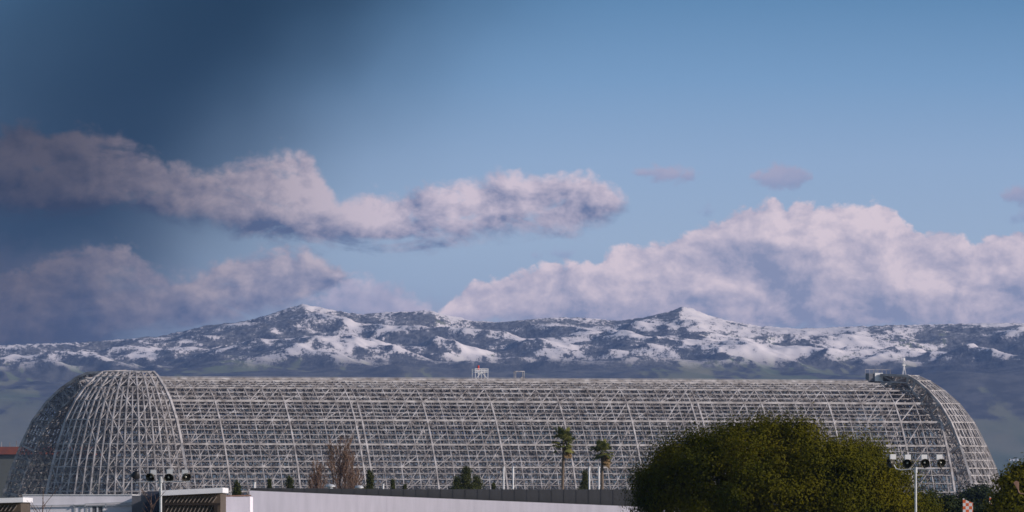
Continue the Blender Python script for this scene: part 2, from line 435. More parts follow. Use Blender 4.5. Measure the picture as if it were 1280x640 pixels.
# ------------------------------------------------------------------ snowy mountains
SKYL = [(-300, 436), (-100, 434), (0, 432), (50, 430), (100, 428), (150, 425), (200, 420), (230, 414), (255, 407), (290, 404), (320, 398), (350, 389), (368, 383), (380, 380), (392, 383), (405, 385),
        (430, 390), (450, 393), (470, 392), (500, 390), (540, 389), (560, 394), (590, 401), (620, 403), (650, 402), (700, 397), (730, 397), (770, 401), (800, 398), (825, 394), (842, 388), (854, 383),
        (866, 386), (885, 394), (910, 401), (950, 408), (1000, 411), (1050, 409), (1100, 407), (1150, 406), (1200, 405), (1280, 404), (1400, 406), (1600, 412)]
def terrain():
    nx, ny = 760, 330
    sx = np.array([p[0] for p in SKYL], float); sy = np.array([p[1] for p in SKYL], float)
    xs = np.linspace(-260, 1540, nx)
    ts = np.linspace(0, 1, ny)
    sk = np.interp(xs, sx, sy)
    V = np.zeros((ny, nx, 3)); CR = np.zeros((ny, nx))
    ker = np.exp(-0.5 * (np.arange(-60, 61) / 26.0) ** 2); ker /= ker.sum()
    pad = np.concatenate([np.full(60, sk[0]), sk, np.full(60, sk[-1])])
    skm = np.convolve(pad, ker, 'valid') + 3.0
    for j, t in enumerate(ts):
        Y = 22500 + 3500 * t
        amp = (min(1.0, t / 0.5) ** 0.8) * (1 - t ** 9)
        prof = float(np.interp(t, [0, 0.06, 0.2, 0.32, 0.40, 0.47, 1.0], [0, 0.16, 0.50, 0.735, 0.755, 0.74, 1.0]))
        fh = math.exp(-((t - 0.36) / 0.14) ** 2)
        kx = max(0.0, min(1.0, (t - 0.72) / 0.28)); kx = kx * kx * (3 - 2 * kx)
        for i, x in enumerate(xs):
            X = (x - 640) * Y / FP
            sh = 42 * mnoise.noise((x / 120.0, t * 7.0, 2.0)) + 60 * (1 - t) * mnoise.noise((3.0, t * 5.0, 8.0 + x / 400.0))
            xi = i + sh * (1 - t) ** 0.5 * 0.42
            xi0 = max(0, min(nx - 2, int(xi))); fr = min(1.0, max(0.0, xi - xi0))
            s_pk = sk[xi0] * (1 - fr) + sk[xi0 + 1] * fr if t < 1 else sk[i]
            s_top = s_pk * kx + skm[i] * (1 - kx)
            wx = X + 120 * mnoise.noise((X / 500, Y / 700, 3.3)) + 0.35 * (Y - 22500)
            rd = mnoise.ridged_multi_fractal((wx / 560 + 1.7, Y / 620, 0.0), 1.0, 2.1, 4, 1.0, 2.0)
            hl = mnoise.fractal((X / 210 + 9, Y / 420, 5.0), 1.0, 2.0, 4)
            ft = mnoise.fractal((X / 520 + 2, Y / 900, 1.0), 1.0, 2.0, 3)
            ypx = 642 - (642 - s_top) * prof
            up = min(1.0, max(0.0, (t - 0.40) / 0.2))
            d = amp * up * ((rd - 1.0) * 24 + hl * 10) + fh * (ft * 17 + (x - 640) / 640 * 2.5 - 2) + (1 - up) * amp * ((rd - 1.0) * 9 + hl * 3)
            CR[j, i] = up * (rd - 1.0)
            if t > 0.93:
                d += (t - 0.93) / 0.07 * 1.3 * (mnoise.noise((X / 7, Y / 60, 0)) + 0.8 * mnoise.noise((X / 18, Y / 60, 4)))
            V[j, i] = (X, Y, CAMZ + (HOR - ypx + d) * Y / FP)
    V[0, :, 2] = -2.0
    idx = np.arange(nx * ny).reshape(ny, nx)
    q = np.stack([idx[:-1, :-1], idx[:-1, 1:], idx[1:, 1:], idx[1:, :-1]], -1).reshape(-1, 4)
    m = bpy.data.materials.new('snow patched mountain scrub')
    m.use_nodes = True
    nt = m.node_tree; N, L = nt.nodes, nt.links
    b = N['Principled BSDF']; b.inputs['Roughness'].default_value = 0.95; b.inputs['Specular IOR Level'].default_value = 0.1
    geo = N.new('ShaderNodeNewGeometry')
    sp = N.new('ShaderNodeSeparateXYZ'); L.new(geo.outputs['Position'], sp.inputs[0])
    sn = N.new('ShaderNodeSeparateXYZ'); L.new(geo.outputs['Normal'], sn.inputs[0])
    def M(op, a, c=None, d=None, clamp=False):
        n = N.new('ShaderNodeMath'); n.operation = op; n.use_clamp = clamp
        for k, v in enumerate((a, c, d)):
            if v is None: continue
            if isinstance(v, (int, float)): n.inputs[k].default_value = v
            else: L.new(v, n.inputs[k])
        return n.outputs[0]
    def nz(scale, detail, rough=0.55, st=(1, 1, 1)):
        mp = N.new('ShaderNodeVectorMath'); mp.operation = 'MULTIPLY'
        L.new(geo.outputs['Position'], mp.inputs[0]); mp.inputs[1].default_value = tuple(s * scale for s in st)
        n = N.new('ShaderNodeTexNoise'); n.inputs['Scale'].default_value = 1.0
        n.inputs['Detail'].default_value = detail; n.inputs['Roughness'].default_value = rough
        L.new(mp.outputs[0], n.inputs['Vector'])
        return M('SUBTRACT', n.outputs[0], 0.5)
    def sm(x, a, c):
        n = N.new('ShaderNodeMapRange'); n.interpolation_type = 'SMOOTHSTEP'
        L.new(x, n.inputs['Value']); n.inputs['From Min'].default_value = a; n.inputs['From Max'].default_value = c
        return n.outputs['Result']
    def mix(f, a, c):
        n = N.new('ShaderNodeMix'); n.data_type = 'RGBA'
        L.new(f, n.inputs[0])
        for k, v in ((6, a), (7, c)):
            if isinstance(v, tuple): n.inputs[k].default_value = (*v, 1)
            else: L.new(v, n.inputs[k])
        return n.outputs[2]
    patch = nz(1 / 130, 8, 0.64, (1, 0.5, 1.7))
    trees = nz(1 / 8, 3, 0.8, (1, 0.25, 0.8))
    # snow: higher, on open slopes facing the sun side, in patches, broken by trees
    hgt = M('MULTIPLY', M('SUBTRACT', sp.outputs[2], 395.0), 1 / 150.0)
    hgt = M('MINIMUM', hgt, 0.20)
    crest = N.new('ShaderNodeAttribute'); crest.attribute_name = 'crest'
    s = M('ADD', hgt, M('MULTIPLY', patch, 2.5))
    s = M('ADD', s, M('MULTIPLY', crest.outputs['Fac'], 0.55))
    s = M('ADD', s, M('MULTIPLY', sn.outputs[0], 1.15))
    s = M('ADD', s, M('MULTIPLY', trees, 1.9))
    snow = M('MULTIPLY', sm(s, 0.20, 0.46), sm(sp.outputs[2], 385.0, 450.0))
    frost = M('MULTIPLY', sm(sp.outputs[2], 330.0, 520.0), sm(nz(1 / 9, 3, 0.7, (1, 0.25, 0.8)), -0.12, 0.2))
    wood0 = mix(sm(nz(1 / 60, 5), -0.1, 0.12), (0.055, 0.060, 0.064), (0.10, 0.102, 0.10))
    wood = mix(M('MULTIPLY', frost, 0.42), wood0, (0.48, 0.46, 0.48))
    grass = mix(sm(nz(1 / 420, 6, 0.6), -0.1, 0.12), (0.10, 0.125, 0.075), (0.155, 0.155, 0.105))
    woodmask = sm(M('ADD', M('ADD', nz(1 / 300, 7, 0.65, (1, 0.25, 1.2)), M('MULTIPLY', sn.outputs[0], -0.7)), M('MULTIPLY', M('SUBTRACT', sp.outputs[2], 300.0), 1 / 900.0)), -0.02, 0.06)
    soil = mix(woodmask, grass, wood)
    L.new(mix(snow, soil, (0.80, 0.73, 0.72)), b.inputs['Base Color'])
    ob = mesh_np('mountains', V.reshape(-1, 3), q, m)
    at_ = ob.data.attributes.new('crest', 'FLOAT', 'POINT')
    at_.data.foreach_set('value', CR.astype(np.float32).ravel())
    ob.data.polygons.foreach_set('use_smooth', [True] * len(ob.data.polygons))
    tag(ob, kind='structure')
terrain()

# ------------------------------------------------------------------ the airship hangar frame
ALPHA = R(18)
rv = Vector((math.cos(ALPHA), math.sin(ALPHA), 0))
nv = Vector((math.sin(ALPHA), -math.cos(ALPHA), 0))
HC = Vector(((631 - 640) * 3000 / FP, 3000, 0))
BAY = 22.25
U0 = -5.5 * BAY; U1 = 5.5 * BAY
DOOR_H = [0, 12, 26.5, 33, 39, 42.4, 46, 51.4, 55.6, 58.0, 59.2, 59.5, 59.7]
DOOR_R = [47, 44.5, 40.9, 38.2, 35.6, 34.0, 31.6, 27.2, 22.0, 18.0, 15.0, 10.0, 2.0]
def RD(h): return float(np.interp(h, DOOR_H, DOOR_R))
HH = [0, 8, 15.5, 22.5, 30, 37, 44.5, 50.4, 54.5, 56.7, 57.5]
HW = [44, 42.4, 40.2, 37.6, 34.4, 30.4, 25.4, 20.0, 13.6, 7.0, 0.0]
prof = [(w, h) for w, h in zip(HW, HH)] + [(-w, h) for w, h in list(zip(HW, HH))[-2::-1]]
NJ = len(prof)
inner = []
for j in range(NJ):
    a = prof[max(0, j - 1)]; b = prof[min(NJ - 1, j + 1)]
    t = Vector((b[0] - a[0], b[1] - a[1])).normalized()
    nrm = Vector((-t.y, t.x))       # points inwards (path runs near base -> ridge -> far base)
    if nrm.dot(Vector((0, 20)) - Vector(prof[j])) < 0: nrm = -nrm
    inner.append((prof[j][0] + nrm.x * 4.6, max(0.0, prof[j][1] + nrm.y * 4.6)))
def hp(u, c): return HC + rv * u + nv * c[0] + Vector((0, 0, c[1]))
def lerp2(a, b, t): return (a[0] + (b[0] - a[0]) * t, a[1] + (b[1] - a[1]) * t)

hangar = thing('airship_hangar', 'huge bare grey steel lattice skeleton of an airship hangar', 'hangar', HC)

def main_rib(u, w=0.8, double=False, ends=None):
    m = MB()
    us = (u - 1.1, u + 1.1) if double else (u,)
    for uu in us:
        for j in range(NJ - 1):
            wj = w if not 6 < j < 13 else 0.3
            m.beam(hp(uu, prof[j]), hp(uu, prof[j + 1]), wj)
            m.beam(hp(uu, inner[j]), hp(uu, inner[j + 1]), wj * 0.75)
            mo = lerp2(prof[j], prof[j + 1], 0.5); mi = lerp2(inner[j], inner[j + 1], 0.5)
            m.beam(hp(uu, prof[j]), hp(uu, inner[j]), 0.28)
            m.beam(hp(uu, mo), hp(uu, mi), 0.22)
            m.beam(hp(uu, prof[j]), hp(uu, mi), 0.26)
            m.beam(hp(uu, mi), hp(uu, prof[j + 1]), 0.26)
    if double:
        for j in range(NJ):
            m.beam(hp(us[0], prof[j]), hp(us[1], prof[j]), 0.3)
            m.beam(hp(us[0], inner[j]), hp(us[1], inner[j]), 0.3)
    m.build('main_rib', STEEL, hangar)
for i in range(12):
    main_rib(U0 + i * BAY, 0.48, double=i in (3, 8))

def uend(j):
    w, h = abs(prof[j][0]), prof[j][1]
    return min(13.5, math.sqrt(max(1.0, (RD(h) - 0.6) ** 2 - w * w)))
STRONG = {9: 0.55, 8: 0.5, 7: 0.66, 6: 0.58, 5: 0.56, 4: 0.45, 3: 0.42}
for j in range(NJ):
    k = j if j <= 10 else 20 - j
    if k == 0: continue
    m = MB()
    ue = uend(j)
    us = [U0 - ue] + [U0 + i * BAY for i in range(12)] + [U1 + ue]
    w = STRONG.get(k, 0.45)
    for a, b in zip(us[:-1], us[1:]):
        m.beam(hp(a, prof[j]), hp(b, prof[j]), w)
        m.beam(hp(a, inner[j]), hp(b, inner[j]), 0.4)
        nq = 8 if b - a > 15 else 4
        for s in range(nq):
            ua = a + (b - a) * s / nq; ub = a + (b - a) * (s + 1) / nq
            if s % 2 == 0: m.beam(hp(ua, prof[j]), hp(ub, inner[j]), 0.24)
            else: m.beam(hp(ua, inner[j]), hp(ub, prof[j]), 0.24)
    m.build('purlin', STEEL, hangar)

# bracing, bay by bay
def bay_bracing(ua, ub, full=True, nq=4):
    m = MB()
    q = (ub - ua) / nq
    for j in range(NJ - 1):
        lo, hi = (j, j + 1) if j < 10 else (j + 1, j)
        P0, P1, I0, I1 = prof[lo], prof[hi], inner[lo], inner[hi]
        dz = abs(P1[1] - P0[1])
        for s in range(1, 2 * nq):
            u = ua + q * s / 2
            w_ = 0.26 if s % 2 == 0 else 0.17
            m.beam(hp(u, P0), hp(u, P1), w_)
            m.beam(hp(u, I0), hp(u, I1), w_)
            if s % 2:
                m.beam(hp(u, I0), hp(u, lerp2(P0, P1, 0.5)), 0.15); m.beam(hp(u, lerp2(P0, P1, 0.5)), hp(u, I1), 0.15)
                m.beam(hp(u - q / 2, lerp2(P0, P1, 0.25)), hp(u, lerp2(P0, I0, 0.5)), 0.15)
                m.beam(hp(u - q / 2, P1), hp(u + q / 2, lerp2(I0, I1, 0.5)), 0.15)
            if s % 2 == 0:
                m.beam(hp(u, P0), hp(u, lerp2(I0, I1, 0.5)), 0.2)
                m.beam(hp(u, lerp2(I0, I1, 0.5)), hp(u, P1), 0.2)
                m.beam(hp(u, lerp2(P0, P1, 0.5)), hp(u, lerp2(I0, I1, 0.5)), 0.2)
        # light rails between the purlins
        rails = (0.33, 0.66) if P0[1] > 50 else ((0.2, 0.4, 0.6, 0.8) if P0[1] > 36 else (0.25, 0.5, 0.75))
        for r_ in rails:
            m.beam(hp(ua, lerp2(P0, P1, r_)), hp(ub, lerp2(P0, P1, r_)), 0.36 if P0[1] > 50 else 0.25)
        [m.beam(hp(ua, lerp2(I0, I1, r_)), hp(ub, lerp2(I0, I1, r_)), 0.22) for r_ in (0.2, 0.4, 0.6, 0.8)]
        if full:
            for s in range(nq // 2):
                m.beam(hp(ua + q * s, P1), hp(ua + q * (s + 1), P0), (0.18 if P0[1] > 53 else 0.26) if P0[1] > 43 else 0.19)
                m.beam(hp(ub - q * s, P1), hp(ub - q * (s + 1), P0), (0.18 if P0[1] > 53 else 0.26) if P0[1] > 43 else 0.19)
            for s in range(nq):
                a, b = (I0, I1) if s % 2 else (I1, I0)
                m.beam(hp(ua + q * s, a), hp(ua + q * (s + 1), b), 0.26)
                m.beam(hp(ua + q * s, lerp2(P0, P1, 0.5) if s % 2 else P0), hp(ua + q * (s + 1), P0 if s % 2 else lerp2(P0, P1, 0.5)), 0.16)
        else:
            m.beam(hp(ua, P1), hp(ub, P0), 0.3)
    m.build('bay_bracing', STEEL2, hangar)
for i in range(11):
    bay_bracing(U0 + i * BAY, U0 + (i + 1) * BAY)

# the end bays under the doors, closed by end ribs
for sgn, base in ((-1, U0), (1, U1)):
    m = MB(); e = MB()
    for j in range(NJ - 1):
        for s in (0.5,):
            ua0, ua1 = base + sgn * uend(j) * s, base + sgn * uend(j + 1) * s
            m.beam(hp(ua0, prof[j]), hp(ua1, prof[j + 1]), 0.26)
            m.beam(hp(ua0, inner[j]), hp(ua1, inner[j + 1]), 0.26)
        m.beam(hp(base, prof[j]), hp(base + sgn * uend(j + 1) * 0.5, prof[j + 1]), 0.3)
        m.beam(hp(base + sgn * uend(j), prof[j]), hp(base + sgn * uend(j + 1) * 0.5, prof[j + 1]), 0.3)
        for r_ in (0.36, 0.7):
            c = lerp2(prof[j], prof[j + 1], r_)
            m.beam(hp(base, c), hp(base + sgn * (uend(j) * (1 - r_) + uend(j + 1) * r_), c), 0.24)
        u0, u1 = base + sgn * uend(j), base + sgn * uend(j + 1)
        e.beam(hp(u0, prof[j]), hp(u1, prof[j + 1]), 0.24 if sgn < 0 else 0.65)
        e.beam(hp(u0, inner[j]), hp(u1, inner[j + 1]), 0.22 if sgn < 0 else 0.4)
        e.beam(hp(u0, prof[j]), hp(u0, inner[j]), 0.28)
        e.beam(hp(u0, inner[j]), hp(u1, prof[j + 1]), 0.26)
    m.build('bay_bracing', STEEL2, hangar)
    e.build('main_rib', STEEL, hangar)

# orange-peel doors
DH = [0, 8, 15.5, 22.5, 30, 37, 44.5, 50.4, 54.5, 57.6, 59.2, 59.65]
DR = [RD(h) for h in DH]
DIN = []
for k in range(len(DH)):
    a = max(0, k - 1); b = min(len(DH) - 1, k + 1)
    t = Vector((DR[b] - DR[a], DH[b] - DH[a])).normalized()
    n2 = Vector((-t.y, t.x))
    if n2.x > 0 or (abs(n2.x) < 0.2 and n2.y > 0): n2 = -n2
    d = 4.6 if k < 9 else (3.4 if k == 9 else 2.2)
    DIN.append((max(0.8, DR[k] + n2.x * d), max(0.0, DH[k] + n2.y * d)))
def door_leaf(pu, d, psi0, psi1, nr=10):
    base = HC + rv * pu
    def dp(psi, c): return base + (d * math.cos(psi) + nv * math.sin(psi)) * c[0] + Vector((0, 0, c[1]))
    leaf = bpy.data.objects.new('door_leaf', None); COL.objects.link(leaf)
    leaf.parent = hangar; leaf.location = rv * pu
    K = len(DH)
    O = list(zip(DR, DH))
    ps = [psi0 + (psi1 - psi0) * s / (nr - 1) for s in range(nr)]
    for s, psi in enumerate(ps):
        edge = s in (0, nr - 1)
        m = MB()
        w = 0.75 if edge else 0.44
        for k in range(K - 1):
            m.beam(dp(psi, O[k]), dp(psi, O[k + 1]), w)
            m.beam(dp(psi, DIN[k]), dp(psi, DIN[k + 1]), 0.45 if edge else 0.3)
            m.beam(dp(psi, O[k]), dp(psi, DIN[k]), 0.6 if edge else 0.24)
            mo = lerp2(O[k], O[k + 1], 0.5); mi = lerp2(DIN[k], DIN[k + 1], 0.5)
            m.beam(dp(psi, O[k]), dp(psi, mi), 0.24); m.beam(dp(psi, mi), dp(psi, O[k + 1]), 0.24)
            m.beam(dp(psi, mo), dp(psi, mi), 0.2)
        m.build('door_rib', STEEL, leaf)
    m = MB()
    for a, b in zip(ps[:-1], ps[1:]):
        mid = (a + b) / 2
        for k in range(K):
            m.beam(dp(a, O[k]), dp(b, O[k]), 0.36 if k < 9 else 0.5)
            m.beam(dp(a, DIN[k]), dp(b, DIN[k]), 0.3)
            if k < 9:
                m.beam(dp(a, O[k]), dp(mid, DIN[k]), 0.22); m.beam(dp(mid, DIN[k]), dp(b, O[k]), 0.22)
        for k in range(K - 1):
            for r_ in ((0.36, 0.7) if k < 7 else (0.5,)):
                m.beam(dp(a, lerp2(O[k], O[k + 1], r_)), dp(b, lerp2(O[k], O[k + 1], r_)), 0.24)
                m.beam(dp(a, lerp2(DIN[k], DIN[k + 1], r_)), dp(b, lerp2(DIN[k], DIN[k + 1], r_)), 0.22)
            if k < 8:
                m.beam(dp(mid, O[k]), dp(mid, O[k + 1]), 0.36); m.beam(dp(mid, DIN[k]), dp(mid, DIN[k + 1]), 0.24)
                m.beam(dp(mid, DIN[k]), dp(mid, lerp2(O[k], O[k + 1], 0.5)), 0.2); m.beam(dp(mid, lerp2(O[k], O[k + 1], 0.5)), dp(mid, DIN[k + 1]), 0.2)
            m.beam(dp(a, O[k + 1]), dp(b, O[k]), 0.26) if (k + ps.index(a)) % 2 else m.beam(dp(a, O[k]), dp(b, O[k + 1]), 0.26)
            m.beam(dp(a, DIN[k]), dp(b, DIN[k + 1]), 0.22)
            m.beam(dp(a, O[k]), dp(mid, lerp2(O[k], O[k + 1], 0.5)), 0.2); m.beam(dp(b, O[k + 1]), dp(mid, lerp2(O[k], O[k + 1], 0.5)), 0.2)
            m.beam(dp(a, lerp2(O[k], O[k + 1], 0.5)), dp(mid, lerp2(DIN[k], DIN[k + 1], 0.5)), 0.2); m.beam(dp(b, lerp2(O[k], O[k + 1], 0.5)), dp(mid, lerp2(DIN[k], DIN[k + 1], 0.5)), 0.2)
    m.build('door_bracing', STEEL, leaf)
door_leaf(U1 - 0.5, rv, R(0.6), R(60))
door_leaf(U1 - 0.5, rv, R(-0.6), R(-60))
door_leaf(U0 + 2.0, -rv, R(35), R(98))
door_leaf(U0 + 2.0, -rv, R(-33), R(-96))

# ridge fittings
def ridge_pt(x):
    """point on the ridge seen at photo column x"""
    u = U0
    for _ in range(30):
        p = HC + rv * u
        f = (x - 640) / FP * p.y - p.x
        u += f / (rv.x)
    return u
m = MB()
for s in (-2.2, 2.2):
    for zz, w in ((0.0, 0.4), (0.45, 0.08)):
        m.beam(hp(U0 + 8, (s, 57.6 + zz)), hp(U1 - 2, (s, 57.6 + zz)), w)
    for i in range(80):
        u = U0 + 8 + i * (U1 - U0 - 10) / 79
        m.beam(hp(u, (s, 57.5)), hp(u, (s, 58.05)), 0.07)
m.build('ridge_catwalk', STEEL, hangar)
u = ridge_pt(600)
bt = MB()
for du in (-2.0, 0.0, 2.1):
    for v in (-1.6, 1.6):
        bt.beam(hp(u + du, (v, 57.5)), hp(u + du, (v, 60.9)), 0.22)
for zz in (59.9, 60.4, 60.9):
    for v in (-1.6, 1.6): bt.beam(hp(u - 2.2, (v, zz)), hp(u + 2.2, (v, zz)), 0.16)
    for du in (-2.0, 2.1): bt.beam(hp(u + du, (-1.6, zz)), hp(u + du, (1.6, zz)), 0.16)
for du in np.arange(-2, 2.2, 0.7): bt.beam(hp(u + du, (1.6, 59.9)), hp(u + du, (1.6, 60.9)), 0.1)
bt.box((-1.0, -0.4, 0), (-0.2, 0.4, 1.0), ALPHA, hp(u, (1.0, 59.0)))
bt.beam(hp(u - 2.0, (1.6, 57.6)), hp(u, (1.6, 59.9)), 0.12); bt.beam(hp(u + 2.1, (1.6, 57.6)), hp(u, (1.6, 59.9)), 0.12)
tower = bt.build('beacon_frame', WHITE_PAINT, hangar)
MB().tube(hp(u - 0.8, (0.8, 60.6)), hp(u - 0.8, (0.8, 62.0)), 0.36, 0.28).build('red_beacon', RED, tower)
u = ridge_pt(649)
pm = MB()
for v in (-0.8, 0.8):
    pm.beam(hp(u - 1.4, (v, 57.5)), hp(u - 1.4, (v, 60.2)), 0.24); pm.beam(hp(u + 1.4, (v, 57.5)), hp(u + 1.4, (v, 60.2)), 0.24)
    pm.beam(hp(u - 1.5, (v, 60.2)), hp(u + 1.5, (v, 60.2)), 0.24)
pm.beam(hp(u - 1.4, (-0.8, 60.2)), hp(u - 1.4, (0.8, 60.2)), 0.18); pm.beam(hp(u + 1.4, (-0.8, 60.2)), hp(u + 1.4, (0.8, 60.2)), 0.18)
pm.box((0.4, -0.3, 0), (1.0, 0.3, 0.7), ALPHA, hp(u, (0.4, 57.7)))
pm.build('ridge_portal', STEEL, hangar)
u = ridge_pt(1095)
cb = MB(); cb.box((-1.4, -2.0, 0), (1.3, 2.0, 2.6), ALPHA, hp(u, (1.0, 57.6)))
cabin = cb.build('pivot_cabin', WHITE_PAINT, hangar)
MB().box((-1.9, -1.6, 0), (-0.05, 1.6, 2.5), ALPHA, hp(u - 1.4, (1.0, 57.6))).build('machine_box', BLUE_GREY, cabin)
cr_ = MB()
for du in np.arange(-4.0, 4.6, 1.4): cr_.beam(hp(u + du, (1.2, 59.8)), hp(u + du, (1.2, 61.4)), 0.14)
cr_.beam(hp(u - 4.1, (1.2, 61.3)), hp(u + 4.4, (1.2, 61.3)), 0.12)
cr_.build('cabin_railing', STEEL, cabin)
u = ridge_pt(1130)
am = MB()
for a in (0, 2.1, 4.2):
    am.beam(hp(u + 0.9 * math.cos(a), (0.9 * math.sin(a), 58.6)), hp(u, (0, 63.2)), 0.2)
am.beam(hp(u, (0, 61)), hp(u, (0, 65.2)), 0.26)
am.box((-0.5, -0.3, 0), (0.5, 0.3, 0.35), ALPHA, hp(u, (0, 62.6)))
am.box((-0.3, -0.3, 0), (0.3, 0.3, 0.8), ALPHA, hp(u, (0, 64.2)))
am.build('antenna_mast', WHITE_PAINT, hangar)

# ------------------------------------------------------------------ far shed with the orange roof edge
Y = 3720
sc_ = Y / FP
shed = thing('far_shed', 'long grey green shed with an orange red roof edge behind the lattice dome', 'shed', ((-10 - 640) * sc_, Y + 40, 0))
zt = 14 + (649 - 568) * sc_; zr = 14 + (649 - 558.5) * sc_
x0, x1 = (-200 - 640) * sc_, (114 - 640) * sc_
MB().box((x0, Y, 0), (x1, Y + 80, zt)).build('wall', GREENGREY, shed)
rf = MB(); rf.prism([(x0 - 1, zt), (x1 + 1, zt), (x1 + 1, zr), (x0 - 1, zr)], Y - 1.2, Y + 81)
rf.build('roof', ORANGE_ROOF, shed)
for k in range(12):
    xx = (2 + k * 9 + random.uniform(-2, 2) - 640) * sc_
    if xx < x1 - 1:
        h = random.uniform(1.6, 4.0)
        MB().beam((xx, Y + 4, zr - 0.2), (xx, Y + 4, zr + h), 0.22).build('roof_post', STEEL, shed)

# ------------------------------------------------------------------ near buildings
def pbox(m, x0, x1, ytop, ybot, Y, depth):
    a = at(x0, ytop, Y); b = at(x1, ybot, Y)
    m.box((a.x, Y, b.z if ybot < 900 else 0.0), (b.x, Y + depth, a.z))
    return m

# long white hall with a parapet that falls to the right
Y = 640; s = Y / FP
z = lambda y, Y=640: 14 + (649 - y) * Y / FP
hall = thing('long_white_hall', 'long white flat-roofed hall with a sloping parapet, dark upper storey behind it', 'hall', ((700 - 640) * s, Y + 30, 0))
xa, xb = (312 - 640) * s, (1010 - 640) * s
MB().prism([(xa, 0), (xb, 0), (xb, z(642)), (xa, z(613.2))], Y, Y + 22).build('wall', WALL_PALE, hall)
lines = MB()
for k in range(14):
    xx = xa + 1.35 + k * 1.95
    zt_ = z(613.2) + (z(642) - z(613.2)) * (xx - xa) / (xb - xa)
    lines.box((xx - 0.012, Y - 0.006, 0), (xx + 0.012, Y, zt_ - 0.03))
lines.build('wall_seam', WALL_PALE, hall)
Y2 = Y + 22.3
xa2, xb2 = (313 - 640) * Y2 / FP, (1005 - 640) * Y2 / FP
MB().prism([(xa2, 0), (xb2, 0), (xb2, z(612, Y2)), (xa2 + 12, z(611.5, Y2)), (xa2, z(610.0, Y2))], Y2, Y2 + 40).build('upper_storey', WALL_DARK, hall)
rb = MB()
for k in range(34):
    xx = xa2 + 0.4 + k * 0.85
    if xx > xb2 - 0.3: break
    zz = np.interp(xx, [xa2, xa2 + 12, xb2], [z(610.0, Y2), z(611.5, Y2), z(612, Y2)])
    rb.box((xx - 0.02, Y2 - 0.02, 8), (xx + 0.02, Y2, float(zz) - 0.02))
rb.build('cladding_rib', WALL_DARK, hall)
ROOFZ = z(611.8, Y2)

# roof vents and pipes standing on the hall
def mushroom(x, ytop, wpx, label):
    Yv = Y2 + 6; sv = Yv / FP
    c = at(x, 612, Yv)
    z0 = 14 + (649 - 612) * Yv / FP - 0.15
    zt = 14 + (649 - ytop) * sv
    r = wpx * sv / 2
    t = thing('roof_vent', label, 'roof vent', (c.x, Yv, z0), 'mushroom vents on the hall roof')
    MB().tube((c.x, Yv, z0), (c.x, Yv, zt - 0.22), r * 0.55, n=14).build('neck', GALV, t, smooth=False)
    MB().lathe((c.x, Yv, zt), (0, 0, -1), [(0.01, 0), (r * 0.6, 0.03), (r, 0.12), (r, 0.2), (r * 0.5, 0.2)], 18).build('cap', GALV, t)
    MB().tube((c.x + r * 0.25, Yv - r * 0.6, zt - 0.36), (c.x + r * 0.25, Yv - r * 0.95, zt - 0.36), 0.11, n=10).build('outlet', WHITE_PAINT, t)
mushroom(413, 605, 12, 'wider mushroom vent cap on the hall roof, before the bare poplar')
mushroom(449, 606.5, 11, 'smaller mushroom vent cap on the hall roof, just left of the narrow cypress')
def stack(x, ytop, wpx, label, name='vent_pipe', hood=False, grp='white vent pipes on the hall roof', Yv=None):
    Yv = Yv or Y2 + 12; sv = Yv / FP
    c = at(x, ytop, Yv)
    z0 = ROOFZ - 0.3
    t = thing(name, label, 'vent pipe', (c.x, Yv, z0), grp)
    MB().tube((c.x, Yv, z0), (c.x, Yv, c.z), wpx * sv / 2, n=14).build('pipe', WHITE_PAINT, t)
    MB().tube((c.x, Yv, c.z - 0.02), (c.x, Yv, c.z + 0.1), wpx * sv / 2 * 1.25, n=14).build('pipe_cap', GALV, t)
stack(629.5, 585, 2.1, 'white vent pipe, left one of the pair right of the bushy conifer')
stack(641.3, 585, 2.1, 'white vent pipe, right one of the pair right of the bushy conifer')
stack(736.5, 585, 2.2, 'white vent pipe rising before the small bush between the palms')
stack(748.5, 585, 2.0, 'white vent pipe standing under the shorter palm crown')
stack(318, 604.5, 3.0, 'short brown-shadowed stub pipe at the left end of the hall roof', 'stub_pipe', grp=None)
stack(479, 606.5, 2.2, 'short thin stub pipe right of the narrow cypress', 'stub_pipe', grp=None)

# bright white angled annex left of the hall
Y = 625
an = thing('white_annex', 'bright white snow-topped annex between the brown shed and the long hall', 'annex', (at(294, 640, Y).x, Y + 4, 0))
a = at(277, 621, Y); b = at(312, 621, Y)
m = MB(); m.prism([(a.x, 0), (b.x - 0.02, 0), (b.x - 0.02, a.z), (a.x, a.z)], Y + 2, Y + 9); m.build('wall', WALL_PALE, an)
m = MB(); i0 = 0
m.v = [Vector(p) for p in [(a.x - .05, Y, 12.6), (b.x - 0.03, Y, 12.6), (b.x - 0.03, Y + 6, a.z + .02), (a.x - .05, Y + 6, a.z + .02), (a.x - .05, Y, 12.35), (b.x - 0.03, Y, 12.35), (b.x - 0.03, Y + 6, a.z - 0.2), (a.x - .05, Y + 6, a.z - 0.2)]]
m.f = [(0, 1, 2, 3), (7, 6, 5, 4), (4, 5, 1, 0), (5, 6, 2, 1), (6, 7, 3, 2), (7, 4, 0, 3)]
m.build('snowy_roof', SNOWY, an)
MB().beam((a.x, Y + 5.9, a.z + 0.06), (b.x - 0.05, Y + 5.9, a.z + 0.10), 0.08).build('roof_edge', RUST, an)

